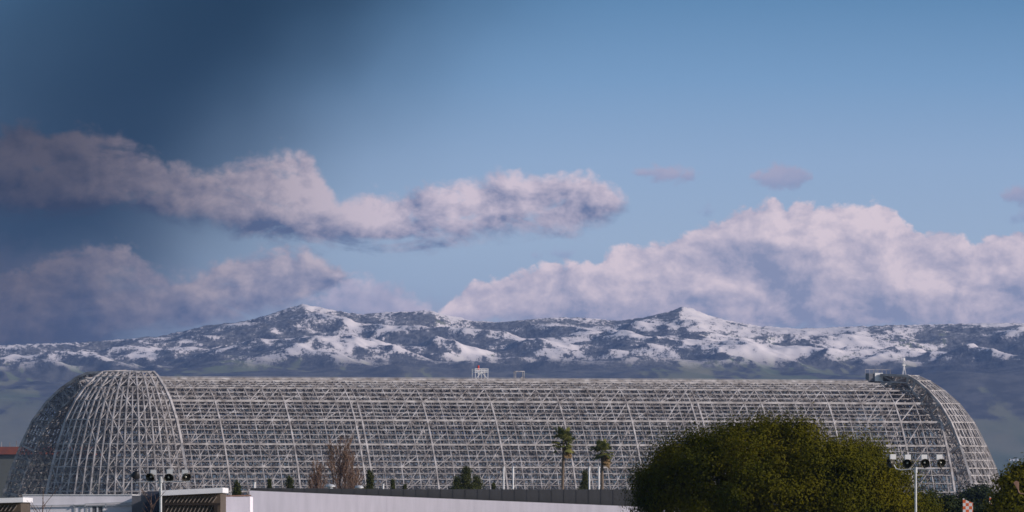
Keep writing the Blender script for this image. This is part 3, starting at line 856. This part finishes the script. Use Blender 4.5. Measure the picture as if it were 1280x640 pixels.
# brown louvred shed with white roof edge
def louvre_shed(x0, x1, yl, yr, ywl, Y, depth, label, fascia):
    a = at(x0, yl, Y); b = at(x1, yr, Y)
    t = thing('louvred_shed', label, 'shed', ((a.x + b.x) / 2, Y + depth / 2, 0), 'brown louvred sheds with white roof edges')
    f = fascia * Y / FP
    MB().prism([(a.x + 0.1, 0), (b.x - 0.1, 0), (b.x - 0.1, b.z - f + 0.02), (a.x + 0.1, a.z - f + 0.02)], Y + 0.25, Y + depth).build('wall', BROWN, t)
    MB().prism([(a.x - 0.06, a.z - f), (b.x + 0.05, b.z - f), (b.x + 0.05, b.z), (a.x - 0.06, a.z)], Y - 0.1, Y + depth + 0.1).build('roof_edge', SNOWY, t)
    lv = MB(); n = int((b.x - a.x) / 0.28)
    zt = min(a.z, b.z) - f
    for row, (zz0, zz1) in enumerate(((zt - 0.42, zt - 0.06), (zt - 1.15, zt - 0.62))):
        for k in range(n):
            xx = a.x + 0.25 + k * (b.x - a.x - 0.6) / n
            lv.beam((xx, Y + 0.14, zz0), (xx + 0.26, Y + 0.2, zz1), 0.09, 0.05)
    lv.build('louvre', LOUVRE, t)
    fr = MB()
    fr.box((a.x + 0.1, Y + 0.02, zt - 0.60), (b.x - 0.1, Y + 0.2, zt - 0.46))
    fr.box((a.x + 0.1, Y + 0.02, 0), (a.x + 0.24, Y + 0.2, zt - 0.61)); fr.box((b.x - 0.5, Y + 0.02, 0), (b.x - 0.28, Y + 0.2, zt - 0.61))
    fr.build('frame', BROWN_DK, t)
louvre_shed(201.5, 277.5, 613.2, 609.5, 0, 600, 12, 'brown louvred shed with a white roof edge beside the left floodlight mast', 6.5)
louvre_shed(-60, 28, 624.5, 621.8, 0, 596, 12, 'brown louvred shed with a white roof edge at the far left corner', 6.0)

# dark block
Y = 606
blk = thing('dark_block', 'blue grey plant room with a navy raised corner beside the louvred shed', 'plant room', (at(183, 640, Y).x, Y + 5, 0))
a = at(165, 619.2, Y); b = at(201, 614, Y); c = at(184, 614, Y)
MB().box((a.x, Y, 0), (c.x, Y + 9, a.z)).build('wall', BLUE_GREY, blk)
MB().box((c.x + 0.01, Y - 0.12, 0), (b.x, Y + 9, b.z)).build('raised_corner', NAVY, blk)
MB().box((at(181, 0, Y).x, Y - 0.06, 0), (c.x, Y - 0.01, at(0, 628, Y).z)).build('door', NAVY, blk)

# pale wall building on the left
Y = 615
pw = thing('pale_grey_building', 'low pale grey flat building with a pipe rail and white-framed windows', 'building', (at(97, 640, Y).x, Y + 6, 0))
a = at(28.5, 619, Y); b = at(165, 619, Y)
MB().box((a.x, Y, 0), (b.x, Y + 12, a.z)).build('wall', WALL_LEFT, pw)
MB().box((a.x - 0.03, Y - 0.05, a.z + 0.002), (b.x + 0.03, Y + 12.05, a.z + 0.05)).build('coping', WHITE_PAINT, pw)
rl = MB()
rl.beam((a.x, Y - 0.12, at(0, 632.5, Y).z), (at(106, 0, Y).x, Y - 0.12, at(0, 631, Y).z), 0.06)
rl.beam((at(106, 0, Y).x, Y - 0.12, at(0, 630, Y).z), (at(205, 0, Y).x, Y - 0.12, at(0, 626.5, Y).z), 0.07)
rl.beam((at(106, 0, Y).x, Y - 0.12, at(0, 631.8, Y).z), (at(205, 0, Y).x, Y - 0.12, at(0, 630.8, Y).z), 0.05)
for x in (28.5, 92, 106, 132, 165): rl.beam((at(x, 0, Y).x + .03, Y - 0.13, at(0, 634, Y).z), (at(x, 0, Y).x + .03, Y - 0.02, at(0, 630, Y).z), 0.06)
rl.build('pipe_rail', GALV, pw)
for x0, x1 in ((92.5, 109.5), (113, 131)):
    wa = at(x0, 631.5, Y); wb = at(x1, 640, Y)
    fr = MB()
    fr.box((wa.x, Y - 0.05, 11.5), (wa.x + 0.13, Y - 0.002, wa.z)); fr.box((wb.x - 0.13, Y - 0.05, 11.5), (wb.x, Y - 0.002, wa.z))
    fr.box((wa.x + 0.13, Y - 0.05, wa.z - 0.08), (wb.x - 0.13, Y - 0.002, wa.z))
    mid = (wa.x + wb.x) / 2
    fr.box((mid - 0.05, Y - 0.05, 11.5), (mid + 0.05, Y - 0.002, wa.z - 0.08))
    w_ = fr.build('window', GALV if x0 < 100 else WHITE_PAINT, pw)
    MB().box((wa.x + 0.13, Y - 0.02, 11.5), (wb.x - 0.13, Y - 0.004, wa.z - 0.09)).build('pane', WALL_LEFT if x0 < 100 else BLUE_GREY, w_)

# ------------------------------------------------------------------ floodlight masts
def floodlight_mast(px, ytop, Y, heads, label, armpts, pole_w):
    s = Y / FP
    top = at(px, ytop, Y)
    t = thing('floodlight_mast', label, 'floodlight mast', (top.x, Y, 0), 'floodlight masts')
    MB().tube((top.x, Y, 0), (top.x, Y, top.z), pole_w * s * 0.75, pole_w * s * 0.5, 14).build('pole', GALV, t)
    arm = MB()
    pts = [at(x, y, Y) for x, y in armpts]
    for p, q in zip(pts[:-1], pts[1:]): arm.tube(p, q, 0.032, n=8)
    arm.tube((top.x, Y, top.z - 0.25), (top.x, Y, top.z + 0.1), pole_w * s * 0.8, n=10)
    arm.build('crossarm', GALV, t)
    for hx, hy, dirv, box in heads:
        c = at(hx, hy, Y)
        d = Vector(dirv).normalized()
        o = c - d * 0.05
        hd = MB(); hd.lathe(o, d, [(0.02, -0.30), (0.10, -0.27), (0.20, -0.14), (0.275, 0.05), (0.285, 0.09), (0.26, 0.09), (0.24, 0.03), (0.17, -0.10), (0.05, -0.2), (0.01, -0.21)], 22)
        h = hd.build('floodlight', BLACK if box is None else REFLECT, t, origin=o, smooth=True)
        MB().lathe(o, d, [(0.01, 0.03), (0.05, 0.0), (0.06, -0.08), (0.035, -0.2)], 12).build('bulb', BULB, h, smooth=True)
        if box is not None:
            bx, by = box
            cb = at(bx, by, Y) ; cb.y += 0.16
            MB().box((-0.17, -0.15, -0.15), (0.17, 0.15, 0.15), 0.15, cb).build('ballast_box', GALV if px < 640 else WHITE_PAINT, h)
        ar = min(pts, key=lambda p: (p - o).length)
        base = Vector((c.x, Y, np.interp(c.x, [p.x for p in pts], [p.z for p in pts])))
        MB().beam(o - d * 0.22, base, 0.05).build('bracket', BLACK, h)

floodlight_mast(201, 598, 560, [
    (169.5, 595, (-0.3, 0.45, -0.7), None),
    (188, 597, (-0.45, -0.8, -0.4), (191.5, 590.5)),
    (211, 597.5, (0.1, -0.9, -0.35), (212, 589.8)),
    (233, 597, (0.45, -0.75, -0.45), (231, 590.3))],
    'floodlight mast before the lattice dome with four tilted black bowl lamps', [(165, 603), (190, 602), (201, 602.5), (214, 602), (238, 602)], 3.2)
floodlight_mast(1144.5, 586, 560, [
    (1112, 579, (-0.8, -0.35, -0.3), (1116, 571)),
    (1134, 579.5, (-0.15, -0.9, -0.35), (1134.5, 571.5)),
    (1156, 579, (0.2, -0.9, -0.35), (1155, 571.5)),
    (1176.5, 579, (0.45, -0.75, -0.45), (1174, 571.5))],
    'floodlight mast right of the big olive tree with white boxes over its lamps', [(1112, 578), (1117, 581), (1120, 586), (1126, 587.5), (1144, 586), (1160, 586.5), (1172, 586)], 2.7)

# ------------------------------------------------------------------ leaves
def leaves(name, centers, spread, per, size, m, parent, aspect=0.5, up=0.0, squash=(1, 1, 0.8), face=0.0, core=None):
    c = np.repeat(np.asarray(centers, float), per, axis=0)
    n = len(c)
    sp = np.repeat(np.asarray(spread, float), per)[:, None] if np.ndim(spread) else spread
    p = c + rng.normal(size=(n, 3)) * sp * np.array(squash)
    d = rng.normal(size=(n, 3)); d[:, 2] += up
    if face > 0:
        o = p - c; o /= (np.linalg.norm(o, axis=1)[:, None] + 1e-6)
        if core is not None:
            o2 = p - core; o2 /= (np.linalg.norm(o2, axis=1)[:, None] + 1e-6); o = o + 0.7 * o2
        o = o * face + rng.normal(size=(n, 3)) * 0.33; o /= np.linalg.norm(o, axis=1)[:, None]
        d -= o * np.sum(d * o, 1)[:, None]
    d /= np.linalg.norm(d, axis=1)[:, None]
    if face > 0: e = np.cross(o, d)
    else: e = rng.normal(size=(n, 3)); e -= d * np.sum(d * e, 1)[:, None]
    e /= np.linalg.norm(e, axis=1)[:, None]
    L_ = size * rng.uniform(0.6, 1.4, n)[:, None]
    W_ = L_ * aspect
    v = np.stack([p - d * L_ * .5, p + e * W_ * .5, p + d * L_ * .5, p - e * W_ * .5], 1).reshape(-1, 3)
    f = np.arange(n * 4).reshape(n, 4)
    ob = mesh_np(name, v - np.array(parent_world(parent)), f, m, parent)
    return ob

def branchy(mb, p, d, L, r, depth, spread=0.5, up=0.25, kids=3):
    q = p + d * L
    mb.tube(p, q, r, r * 0.65, 5 if depth < 3 else 7)
    if depth == 0: return
    for k in range(kids):
        dd = (d + Vector((random.uniform(-1, 1), random.uniform(-1, 1), random.uniform(-0.6, 0.8) + up)) * spread).normalized()
        branchy(mb, p + d * L * random.uniform(0.55, 1.0), dd, L * random.uniform(0.6, 0.85), r * 0.6, depth - 1, spread, up, kids)

def lobe_tree(name, label, cat, base_x, Y, lobes, m, leaf=0.34, nclump=60, per=60, group=None, trunk_r=0.5, bark=BARK, cl=0.55):
    """lobes: (x px, y px, rx px, ry px, depth offset m, depth radius m)"""
    s = Y / FP
    bx = (base_x - 640) * s
    t = thing(name, label, cat, (bx, Y, 0), group)
    tr = MB()
    cen = [Vector(((x - 640) * s, Y + dy, 14 + (649 - y) * s)) for x, y, rx, ry, dy, rd in lobes]
    fork = Vector((bx, Y, max(2.0, min(c.z for c in cen) * 0.45)))
    tr.tube((bx, Y, -0.1), fork, trunk_r, trunk_r * 0.75, 12)
    for c in cen: tr.tube(fork, c, trunk_r * 0.45, trunk_r * 0.12, 7)
    tr.build('trunk', bark, t)
    C = []; S = []
    for (x, y, rx, ry, dy, rd), c in zip(lobes, cen):
        a, b, d = rx * s, ry * s, rd
        k = max(8, int(nclump * (a * b) ** 0.75))
        for _ in range(k):
            v = Vector((random.gauss(0, 1), random.gauss(0, 1), random.gauss(0, 1))).normalized()
            rr = random.uniform(0.62, 1.0) if random.random() < 0.8 else random.uniform(0.2, 0.7)
            rr *= 1 + 0.34 * mnoise.noise((v.x * 2.3 + c.x, v.y * 2.3, v.z * 2.3 + c.z))
            C.append((c.x + v.x * a * rr, c.y + v.y * d * rr, c.z + v.z * b * rr)); S.append(cl * random.uniform(0.55, 1.15))
    mean = np.array(C).mean(0); mean[2] -= 2.0
    leaves('crown', C, np.array(S), per, leaf, m, t, face=1.0, core=mean)
    return t

# the big olive tree
lob = [(930, 575, 70, 42, 0, 3.6), (985, 562, 52, 34, 0.5, 3.4), (880, 583, 52, 36, -0.5, 3.2), (848, 600, 38, 36, -1, 2.6), (825, 622, 27, 36, -0.5, 2.2), (1035, 590, 48, 36, -0.5, 3),
       (1082, 600, 40, 38, -1.5, 2.8), (1115, 615, 32, 34, -1, 2.4), (1145, 638, 26, 28, -0.5, 2), (960, 620, 90, 48, -2.2, 3), (890, 640, 70, 40, -2.2, 2.6), (1040, 640, 70, 40, -2.4, 2.6), (1100, 650, 50, 30, -1.6, 2.4),
       (1000, 538, 20, 10, 0, 1.2), (915, 541, 22, 11, 0.3, 1.3), (962, 536, 22, 9, 0, 1.2), (1090, 566, 14, 9, 0, 0.9), (870, 556, 16, 10, 0, 1.0), (836, 570, 12, 9, 0, 0.9),
       (810, 600, 14, 14, 0, 1.0), (950, 690, 130, 40, 0, 4.0), (806, 628, 12, 8, 0, 0.8), (1012, 590, 42, 46, -1.2, 3), (1058, 588, 36, 40, -1.4, 2.8), (1070, 630, 44, 36, -2.2, 2.6)]
lobe_tree('evergreen_tree', 'very large rounded olive green tree covering the right half of the hangar base', 'tree', 965, 585, lob, LEAF_OLIVE, leaf=0.15, nclump=12, per=400, trunk_r=0.7, cl=0.66)

# trees at the right edge
lobe_tree('evergreen_tree', 'olive green tree cut by the right frame edge, behind the rusty lamp', 'tree', 1282, 660,
          [(1266, 622, 24, 26, 0, 1.8), (1285, 605, 26, 24, 0, 1.8), (1276, 592, 10, 8, 0, 0.7), (1252, 636, 16, 14, -0.5, 1.2), (1290, 645, 40, 30, 0.3, 2), (1262, 604, 12, 10, 0, 0.9)], LEAF_OLIVE, 0.26, 40, 60, cl=0.4)
lobe_tree('bushy_tree', 'dark bluish green round tree at the hangar corner behind the checkered marker', 'tree', 1222, 1500,
          [(1213, 622, 12, 12, 0, 2), (1230, 618, 13, 10, 0, 2), (1222, 634, 22, 14, 0, 2.5), (1206, 632, 10, 10, 0, 1.6), (1240, 626, 8, 10, 0, 1.5)], LEAF_DARK, 0.5, 14, 50, cl=0.7)
lobe_tree('low_bush', 'low dark green bush between the big olive tree and the checkered marker', 'bush', 1176, 760,
          [(1165, 630, 20, 13, 0, 1.2), (1186, 632, 18, 10, 0.3, 1.2), (1176, 644, 30, 12, 0, 1.4), (1200, 640, 12, 8, 0, 0.8)], LEAF_DARK, 0.26, 40, 60, cl=0.4, trunk_r=0.25)
lobe_tree('low_bush', 'sprawling low bush below the right edge tree, right of the checkered marker', 'bush', 1246, 690,
          [(1232, 640, 16, 7, 0, 0.9), (1256, 640, 18, 9, 0.3, 1.2)], LEAF_DARK, 0.24, 40, 60, cl=0.35, trunk_r=0.2)

# conifers and small bushes above the hall roof
def conifer(name, label, cat, x, Y, ytop, wpx, m=LEAF_CONIFER, ragged=0.5, group=None, tiers=13, cover=44, lean=0.0):
    s = Y / FP
    zt = 14 + (649 - ytop) * s
    bx = (x - 640) * s
    t = thing(name, label, cat, (bx, Y, 0), group)
    MB().tube((bx, Y, -0.1), (bx, Y, zt - 0.2), 0.28, 0.04, 8).build('trunk', BARK, t)
    C = []; S = []
    Hc = cover * s
    rmax = wpx * s / 2
    for k in range(tiers):
        f = (k + 0.5) / tiers
        zz = zt - f * Hc
        r = rmax * min(1.0, (0.05 + 1.7 * f)) * random.uniform(1 - ragged, 1.1)
        nb = 5 + int(6 * f)
        for b in range(nb):
            a = random.uniform(0, 2 * math.pi); r_ = r; r = r_ * random.uniform(0.3, 1.35)
            for q in (0.35, 0.7, 1.0):
                C.append((bx + math.cos(a) * r * q + lean * (1 - f), Y + math.sin(a) * r * q, zz - 0.12 * q * r + random.uniform(-.2, .3)))
                S.append(0.06 + 0.11 * rmax)
            r = r_
    C.append((bx, Y, zt - 0.15)); S.append(0.1)
    leaves('crown', C, np.array(S), 34, 0.20, m, t, aspect=0.4, up=0.5)
    return t
G = 'evergreens along the hangar'
conifer('conifer_tree', 'ragged bushy conifer with three tips above the dark roof, left of two white pipes', 'tree', 583, 1300, 585.5, 32, group=G, ragged=0.3)
conifer('conifer_tree', 'lower side tree joined to the left flank of the bushy conifer', 'tree', 571, 1320, 598, 24, group=G)
conifer('conifer_tree', 'lower side tree joined to the right flank of the bushy conifer', 'tree', 596, 1325, 597, 26, group=G)
conifer('conifer_tree', 'narrow dark cypress right of the bare poplar beside the double rib', 'tree', 462.5, 1300, 590, 18, group=G)
conifer('conifer_tree', 'small pointed evergreen right of the narrow cypress', 'tree', 491, 1300, 601, 9, group=G)
conifer('conifer_tree', 'tiny evergreen tip left of the bushy conifer', 'tree', 506, 1300, 607, 6, group=G)
conifer('conifer_tree', 'dark round-topped evergreen left of the bare reddish shrub', 'tree', 362, 1300, 597, 20, group=G)
conifer('conifer_tree', 'small thin evergreen left of the dark round-topped one', 'tree', 337, 1300, 601, 8, group=G)
conifer('conifer_tree', 'wide low evergreen above the bright white annex', 'tree', 296, 1250, 603.5, 22, group=G, ragged=0.2)
conifer('conifer_tree', 'leafy small tree between the palms behind a white pipe', 'tree', 731, 1350, 590.5, 20, group=G, ragged=0.5)
conifer('conifer_tree', 'tiny evergreen tip right of the bushy conifer before the white pipes', 'tree', 617, 1300, 605, 6, group=G)

# bare poplars
def poplar(x, Y, ytop, wpx, label, n, m=TWIG):
    s = Y / FP
    bx = (x - 640) * s
    zt = 14 + (649 - ytop) * s
    t = thing('bare_poplar', label, 'bare tree', (bx, Y, 0), 'leafless upright trees')
    tr = MB(); tr.tube((bx, Y, -0.1), (bx, Y, zt * 0.95), 0.3, 0.04, 8)
    limbs = []
    hw = wpx * s / 2 * 1.3
    z0 = 14 + (649 - 640) * s - 4
    for k in range(46):
        f = random.uniform(0.0, 0.7)
        zz = z0 + (zt - z0) * f
        a = random.uniform(0, 2 * math.pi)
        spread = hw * random.uniform(0.3, 1.3) * (1 - 0.35 * f)
        ztop = z0 + (zt - z0) * (1.0 - 0.34 * (spread / hw) ** 1.7) * random.uniform(0.9, 1.0)
        ztop = min(ztop, zz + (zt - z0) * 0.5)
        if ztop < zz + 0.6: continue
        p = Vector((bx, Y, zz)); q = Vector((bx + math.cos(a) * spread, Y + math.sin(a) * spread, ztop))
        mid = p.lerp(q, 0.4) + Vector((math.cos(a), math.sin(a), 0)) * spread * 0.22
        tr.tube(p, mid, 0.05, 0.035, 5); tr.tube(mid, q, 0.035, 0.012, 5); limbs.append((p, mid)); limbs.append((mid, q)); limbs.append((mid, q))
    tr.build('trunk', TWIG_DK, t)
    tw = MB()
    for k in range(n):
        p, q = random.choice(limbs)
        f = random.uniform(0.15, 1.0)
        c = p.lerp(q, f)
        d = (Vector((random.uniform(-1, 1), random.uniform(-1, 1), random.uniform(0.9, 2.4)))).normalized()
        L = random.uniform(0.4, 1.2)
        e = c + d * L
        if e.z > zt + 0.1: continue
        tw.beam(c, e, random.uniform(0.02, 0.042))
    tw.build('crown', m, t)
poplar(425, 1280, 535, 42, 'tall bare brown poplar, the tallest leafless tree', 1500)
poplar(396, 1290, 568, 22, 'shorter bare brown tree at the left foot of the tall poplar', 700)
poplar(441, 1295, 566, 22, 'slim bare tree at the right flank of the tall poplar', 520)
poplar(354, 1290, 601, 9, 'small bare reddish shrub before the dark round-topped evergreen', 160)

# palms
def palm(x, Y, ytop, ycrown, rpx, skirt, label, dxs=0.0, skw=0.5):
    s = Y / FP
    bx = (x - 640) * s
    zc = 14 + (649 - ycrown) * s
    t = thing('fan_palm', label, 'palm tree', (bx + dxs, Y, 0), 'fan palms before the hangar')
    tr = MB()
    prev = Vector((bx + dxs, Y, -0.1)); n = 10
    for k in range(1, n + 1):
        f = k / n
        q = Vector((bx + dxs * (1 - f ** 1.5), Y, zc * f)); tr.tube(prev, q, 0.24 - 0.06 * (f - .1), 0.24 - 0.06 * f, 9); prev = q
    tr.build('trunk', BARK, t)
    V = []; F = []
    rr = rpx * s
    def fan(c, d, L, fanr, nseg=11):
        # stalk then a pleated fan of narrow leaflets
        d = d.normalized(); side = d.cross(Vector((0, 0, 1)))
        if side.length < 1e-3: side = Vector((1, 0, 0))
        side.normalize(); nrm = side.cross(d)
        tip = c + d * L
        i = len(V); w = 0.03
        V.extend([c - side * w, c + side * w, tip + side * w, tip - side * w]); F.append((i, i + 1, i + 2, i + 3))
        for k in range(nseg):
            a = -1.35 + 2.7 * k / (nseg - 1)
            dd = (d * math.cos(a) + side * math.sin(a) - nrm * 0.0 + Vector((0, 0, -0.25 * abs(math.sin(a)) - 0.18))).normalized()
            e = tip + dd * fanr * random.uniform(0.75, 1.1)
            ws = (dd.cross(nrm)).normalized() * 0.10
            mid = tip.lerp(e, 0.5)
            i = len(V)
            V.extend([tip, mid - ws, e, mid + ws]); F.append((i, i + 1, i + 2, i + 3))
    top = Vector((bx, Y, zc))
    for k in range(58):
        a = random.uniform(0, 2 * math.pi); el = random.uniform(-0.75, 1.35)
        d = Vector((math.cos(a) * math.cos(el), math.sin(a) * math.cos(el), math.sin(el)))
        fan(top + Vector((0, 0, random.uniform(-0.3, 0.3))), d, rr * random.uniform(0.35, 0.95), rr * random.uniform(0.42, 0.6))
    me = mesh_np('crown', np.array([tuple(v) for v in V]) - np.array(parent_world(t)), F, LEAF_PALM, t)
    V = []; F = []
    for k in range(skirt):
        a = random.uniform(-0.6, 2.2) - 0.9; f = random.uniform(0.0, 1.0)
        d = Vector((math.cos(a) * 0.6 + 0.15, math.sin(a) * 0.6 - 0.15, -random.uniform(0.7, 1.4)))
        fan(top + Vector((rr * 0.2, 0, 0.2 - f * rr * 0.8)), d, rr * random.uniform(0.25, 0.6), rr * random.uniform(0.35, 0.6), 9)
    mesh_np('skirt', np.array([tuple(v) for v in V]) - np.array(parent_world(t)), F, DEADFROND, t)
palm(704.5, 1300, 538, 552, 15, 46, 'taller fan palm with a bare thin trunk below its brown skirt', dxs=-0.35)
palm(752.5, 1300, 555, 566, 14, 50, 'shorter fan palm with a brown hanging skirt, right of the taller palm', dxs=0.1)

# ------------------------------------------------------------------ right-corner items
Y = 640; s = Y / FP
ck = bpy.data.materials.new('orange and white checker'); ck.use_nodes = True
nt = ck.node_tree; bs = nt.nodes['Principled BSDF']; bs.inputs['Roughness'].default_value = 0.6
tc = nt.nodes.new('ShaderNodeTexCoord'); cx = nt.nodes.new('ShaderNodeTexChecker')
cx.inputs['Scale'].default_value = 1 / 0.215; cx.inputs['Color1'].default_value = (0.72, 0.13, 0.03, 1); cx.inputs['Color2'].default_value = (0.80, 0.74, 0.72, 1)
mpn = nt.nodes.new('ShaderNodeMapping'); mpn.inputs['Location'].default_value = (0.03, 0.11, 0.05)
nt.links.new(tc.outputs['Object'], mpn.inputs[0]); nt.links.new(mpn.outputs[0], cx.inputs['Vector']); nt.links.new(cx.outputs[0], bs.inputs['Base Color'])
def marker(x0, x1, yl, yr, Y, label, bottom=9.0):
    s = Y / FP
    a = at(x0, yl, Y); b = at(x1, yr, Y)
    t = thing('checkered_marker', label, 'marker board', ((a.x + b.x) / 2, Y, 0), 'checkered markers')
    MB().prism([(a.x, bottom + 2.6), (b.x, bottom + 2.6), (b.x, b.z), (a.x, a.z)], Y, Y + 0.09).build('board', ck, t, origin=(a.x, Y, a.z))
    m = MB(); m.beam((a.x + 0.05, Y + 0.15, 0), (a.x + 0.05, Y + 0.15, a.z + 0.05), 0.09); m.beam((b.x - 0.05, Y + 0.15, 0), (b.x - 0.05, Y + 0.15, b.z), 0.09)
    m.build('post', GALV, t)
marker(1203.5, 1216, 623.8, 628.5, Y, 'orange and white checkered marker board, the larger one, tilted top', 10.6)
marker(1236.5, 1239.6, 621.5, 622.5, 700, 'narrow orange and white checkered marker seen nearly edge-on among dark bushes', 11.2)

# rusty lamp at the right frame edge
Y = 560
lp = thing('street_lamp', 'rusty brown box street lamp on a curved arm at the right frame edge', 'street lamp', (at(1296, 0, Y).x, Y, 0))
pt = lambda x, y: at(x, y, Y)
MB().tube((pt(1296, 0).x, Y, 0), pt(1296, 612), 0.09, 0.07, 10).build('pole', RUST, lp)
m = MB()
pp = [pt(1272.5, 611), pt(1273, 614.5), pt(1275, 616.8), pt(1280, 617.5), pt(1296, 617)]
for p, q in zip(pp[:-1], pp[1:]): m.tube(p, q, 0.035, n=8)
m.build('arm', RUST, lp)
m = MB()
P = [pt(1266.5, 603.2), pt(1270, 600.8), pt(1273.4, 602.5), pt(1273.6, 611.5), pt(1271.8, 611.8)]
m.prism([(p.x, p.z) for p in reversed(P)], Y - 0.14, Y + 0.14)
m.build('lamp_head', RUST, lp)

# bare saplings before the pale building
def sapling(x, Y, ytop, label, seed):
    random.seed(seed)
    s = Y / FP
    b = at(x, 640, Y)
    t = thing('bare_sapling', label, 'sapling', (b.x, Y, 0), 'leafless saplings')
    tr = MB(); zt = 14 + (649 - ytop) * s
    tr.tube((b.x, Y, -0.05), (b.x - 0.02, Y, 13.6), 0.07, 0.05, 7)
    tr.tube((b.x - 0.02, Y, 13.6), (b.x + 0.03, Y, zt), 0.05, 0.012, 6)
    tr.build('trunk', TWIG_DK, t)
    cr = MB()
    for k in range(9):
        z0 = random.uniform(13.4, zt - 0.2); sg = random.choice((-1, 1, 1))
        p = Vector((b.x, Y, z0)); L = random.uniform(0.4, 1.3)
        q = p + Vector((sg * L * random.uniform(0.3, 0.8), random.uniform(-.3, .3), L)); q.z = min(q.z, zt + 0.2)
        cr.tube(p, q, 0.018, 0.008, 5)
        cr.tube(p.lerp(q, 0.5), p.lerp(q, 0.5) + Vector((random.uniform(-.3, .3), 0, random.uniform(.2, .5))), 0.01, 0.006, 4)
    cr.build('crown', TWIG_DK, t)
sapling(53.5, 480, 611, 'thin bare sapling before the pale grey wall', 4)
sapling(188.5, 480, 616, 'thin bare sapling before the navy corner of the plant room', 9)
random.seed(21)

# tiny white houses far up the right-hand hillside, set on the slope
def on_slope(x, y):
    Vp = bpy.data.objects['mountains'].data.vertices
    i = int(round((x + 260) / 1800 * 759)); 
    for j in range(330):
        c = Vp[j * 760 + i].co
        if HOR - (c.z - CAMZ) * FP / c.y <= y: return c.copy()
    return c.copy()
for x, y, w, lab in ((1263.5, 577, 7, 'left white house of three on the far right hillside'), (1268, 576.6, 6, 'middle white house of three on the far right hillside'), (1271.5, 577.2, 5, 'right white house of three on the far right hillside')):
    c = on_slope(x, y)
    t = thing('hillside_house', lab, 'house', c, 'white houses on the far hillside')
    MB().prism([(c.x - w / 2, c.z - 1.5), (c.x + w / 2, c.z - 1.5), (c.x + w / 2, c.z + 3), (c.x - w / 2, c.z + 3)], c.y - 4, c.y + 4).build('wall', WHITE_PAINT, t)
    MB().prism([(c.x - w / 2 - .4, c.z + 3.0), (c.x + w / 2 + .4, c.z + 3.0), (c.x, c.z + 5)], c.y - 4.4, c.y + 4.4).build('roof', GALV, t)

# ------------------------------------------------------------------ haze
hm = bpy.data.materials.new('blue haze'); hm.use_nodes = True
nt = hm.node_tree
for n in list(nt.nodes):
    if n.type != 'OUTPUT_MATERIAL': nt.nodes.remove(n)
pv = nt.nodes.new('ShaderNodeVolumePrincipled')
pv.inputs['Color'].default_value = (0.28, 0.43, 0.86, 1)
pv.inputs['Density'].default_value = 1.65e-5
pv.inputs['Anisotropy'].default_value = 0.0
pv.inputs['Density Attribute'].default_value = ''
nt.links.new(pv.outputs[0], nt.nodes['Material Output'].inputs['Volume'])
try: hm.cycles.homogeneous_volume = True
except Exception: pass
hz = MB().box((-5200, -300, -3.0), (5200, 29200, 625)).build('haze', hm)
tag(hz, kind='stuff')
